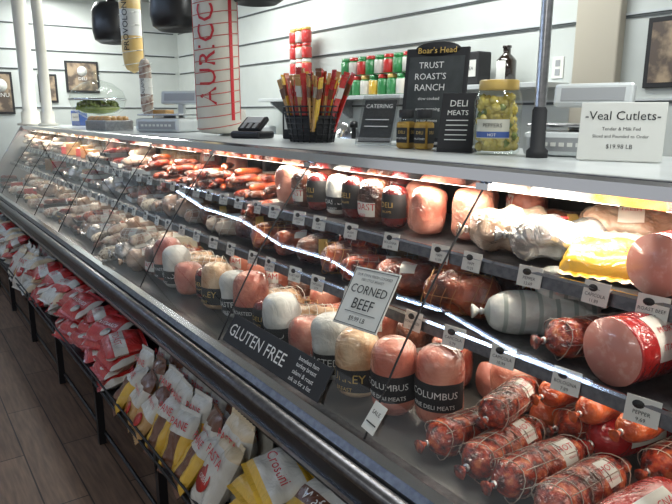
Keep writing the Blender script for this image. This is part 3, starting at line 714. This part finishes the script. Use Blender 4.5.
NM={'cookie':'cookie_bag','white':'cracker_bag','brown':'biscotti_bag','wafer':'wafer_bag','red':'ladyfinger_bag','redwhite':'toast_bag','heart':'pasta_bag','tan':'amaretti_bag','tanb':'bread_bag','plain':'crouton_bag'}
def putbag(kind,x,y,z,tilt,rz=0,roll=0):
    me=variants('bag'+kind,lambda i:bag(kind,i),3); ob=bpy.data.objects.new(NM[kind],me); scene.collection.objects.link(ob)
    ob.location=(x,y,z); ob.rotation_euler=Euler((R(tilt),R(roll),R(rz)),'XYZ')
def stand(x0,x1,kinds,st,z=.405):
    x=x0
    while x>x1:
        k=random.choice(kinds)
        putbag(k,x,.735,z,-16+U(-4,4),U(-12,12),U(-7,7)); putbag(k,x-.03,.835,z,-6,U(-4,4))
        putbag(random.choice(kinds),x+.02,.665,z-.03,-34+U(-6,6),U(-20,20),U(-14,14)); x-=st
def flat(x0,x1,kinds,st,layers=4):
    x=x0
    while x>x1:
        for l in range(layers):
            putbag(random.choice(kinds),x+U(-.02,.02),.705+U(-.03,.03)+.012*l,.33+.045*l,-72+U(-10,8),U(-18,18),U(-8,8))
        x-=st
random.seed(5)
flat(.30,-1.42,['cookie','brown','wafer','white','wafer'],.20,5)
stand(-1.56,-1.60,['heart'],.19,.425)
stand(-1.72,-2.45,['tan','tanb','tan','tanb'],.13)
flat(-2.62,-3.55,['red','red','redwhite'],.225,4)
flat(-3.75,-4.5,['red','plain','redwhite'],.225,4)
stand(-4.65,-5.1,['tan','heart','tanb'],.15)
flat(-5.3,-7.3,['plain','red','redwhite','plain'],.225,4)

# ------------------------------------------------------------ lights
def area(name,loc,sx,sy,pw_,col,rot=(0,0,0)):
    l=bpy.data.lights.new(name,'AREA'); l.shape='RECTANGLE'; l.size=sx; l.size_y=sy; l.energy=pw_; l.color=col
    o=bpy.data.objects.new(name,l); scene.collection.objects.link(o); o.location=loc; o.rotation_euler=Euler([R(a) for a in rot]); return o
area('case_light',(-3.45,1.235,1.258),7.8,.03,48,(1,.90,.75),(-12,0,0))
area('case_light.001',(-3.45,1.17,.905),7.8,.02,10,(1,.90,.75),(-20,0,0))
tubec=M('glare_streak_tube',(.55,.72,1.0),emis=42)
pts=[(-1.95,-1.06),(-2.5,-1.04),(-3.1,-.80),(-3.9,-.86),(-4.4,-.58),(-5.3,-.62),(-5.9,-.36),(-6.9,-.34),(-7.5,-.12)]  # unseen tube row, added in a zigzag so the glass mirrors a glare streak
for i in range(0,8):
    a=Vector((*pts[i],2.62)); b_=Vector((*pts[i+1],2.62)); d=b_-a; an=math.degrees(math.atan2(d.y,d.x)); m=(a+b_)/2
    g=MB(); g.box((0,0,.05),(d.length*.98,.09,.05),white,bev=.01); g.lathe([(.014,-d.length*.46),(.014,d.length*.46)],tubec,T(0,0,.005)@RY(90),12)
    g.tube([(-.3*d.length,0,.07),(-.3*d.length,0,CZ-2.62)],.004,steel,6); g.tube([(.3*d.length,0,.07),(.3*d.length,0,CZ-2.62)],.004,steel,6)
    g.build('glare_streak_fixture',tuple(m),(0,0,an))
for (x,y,e) in ((-7.1,1.7,40),(-5.0,2.5,32),(-2.6,2.5,30),(-.6,1.6,27),(.9,-1.9,30)):
    g=MB(); g.box((0,0,.0),(1.25,.30,.06),white,bev=.01); g.box((0,0,-.031),(1.15,.22,.004),M('diffuser',(.97,1,.97),emis=2.5)); g.build('ceiling_light_panel',(x,y,CZ-.03))
    area('ceiling_light',(x,y,CZ-.08),1.15,.22,e,(.97,1,.97))
w=bpy.data.worlds.new('w'); scene.world=w; w.use_nodes=True; w.node_tree.nodes['Background'].inputs[0].default_value=(.92,.96,1,1); w.node_tree.nodes['Background'].inputs[1].default_value=.48

# ------------------------------------------------------------ camera
cam=bpy.data.cameras.new('camera'); cam.lens=33.2; cam.sensor_width=36; cam.clip_start=.02
co=bpy.data.objects.new('camera',cam); scene.collection.objects.link(co); co.location=(0,0,1.45)
Fd=Vector((-.814*.9755,.581*.9755,-.22)); co.rotation_euler=Fd.to_track_quat('-Z','Y').to_euler(); scene.camera=co
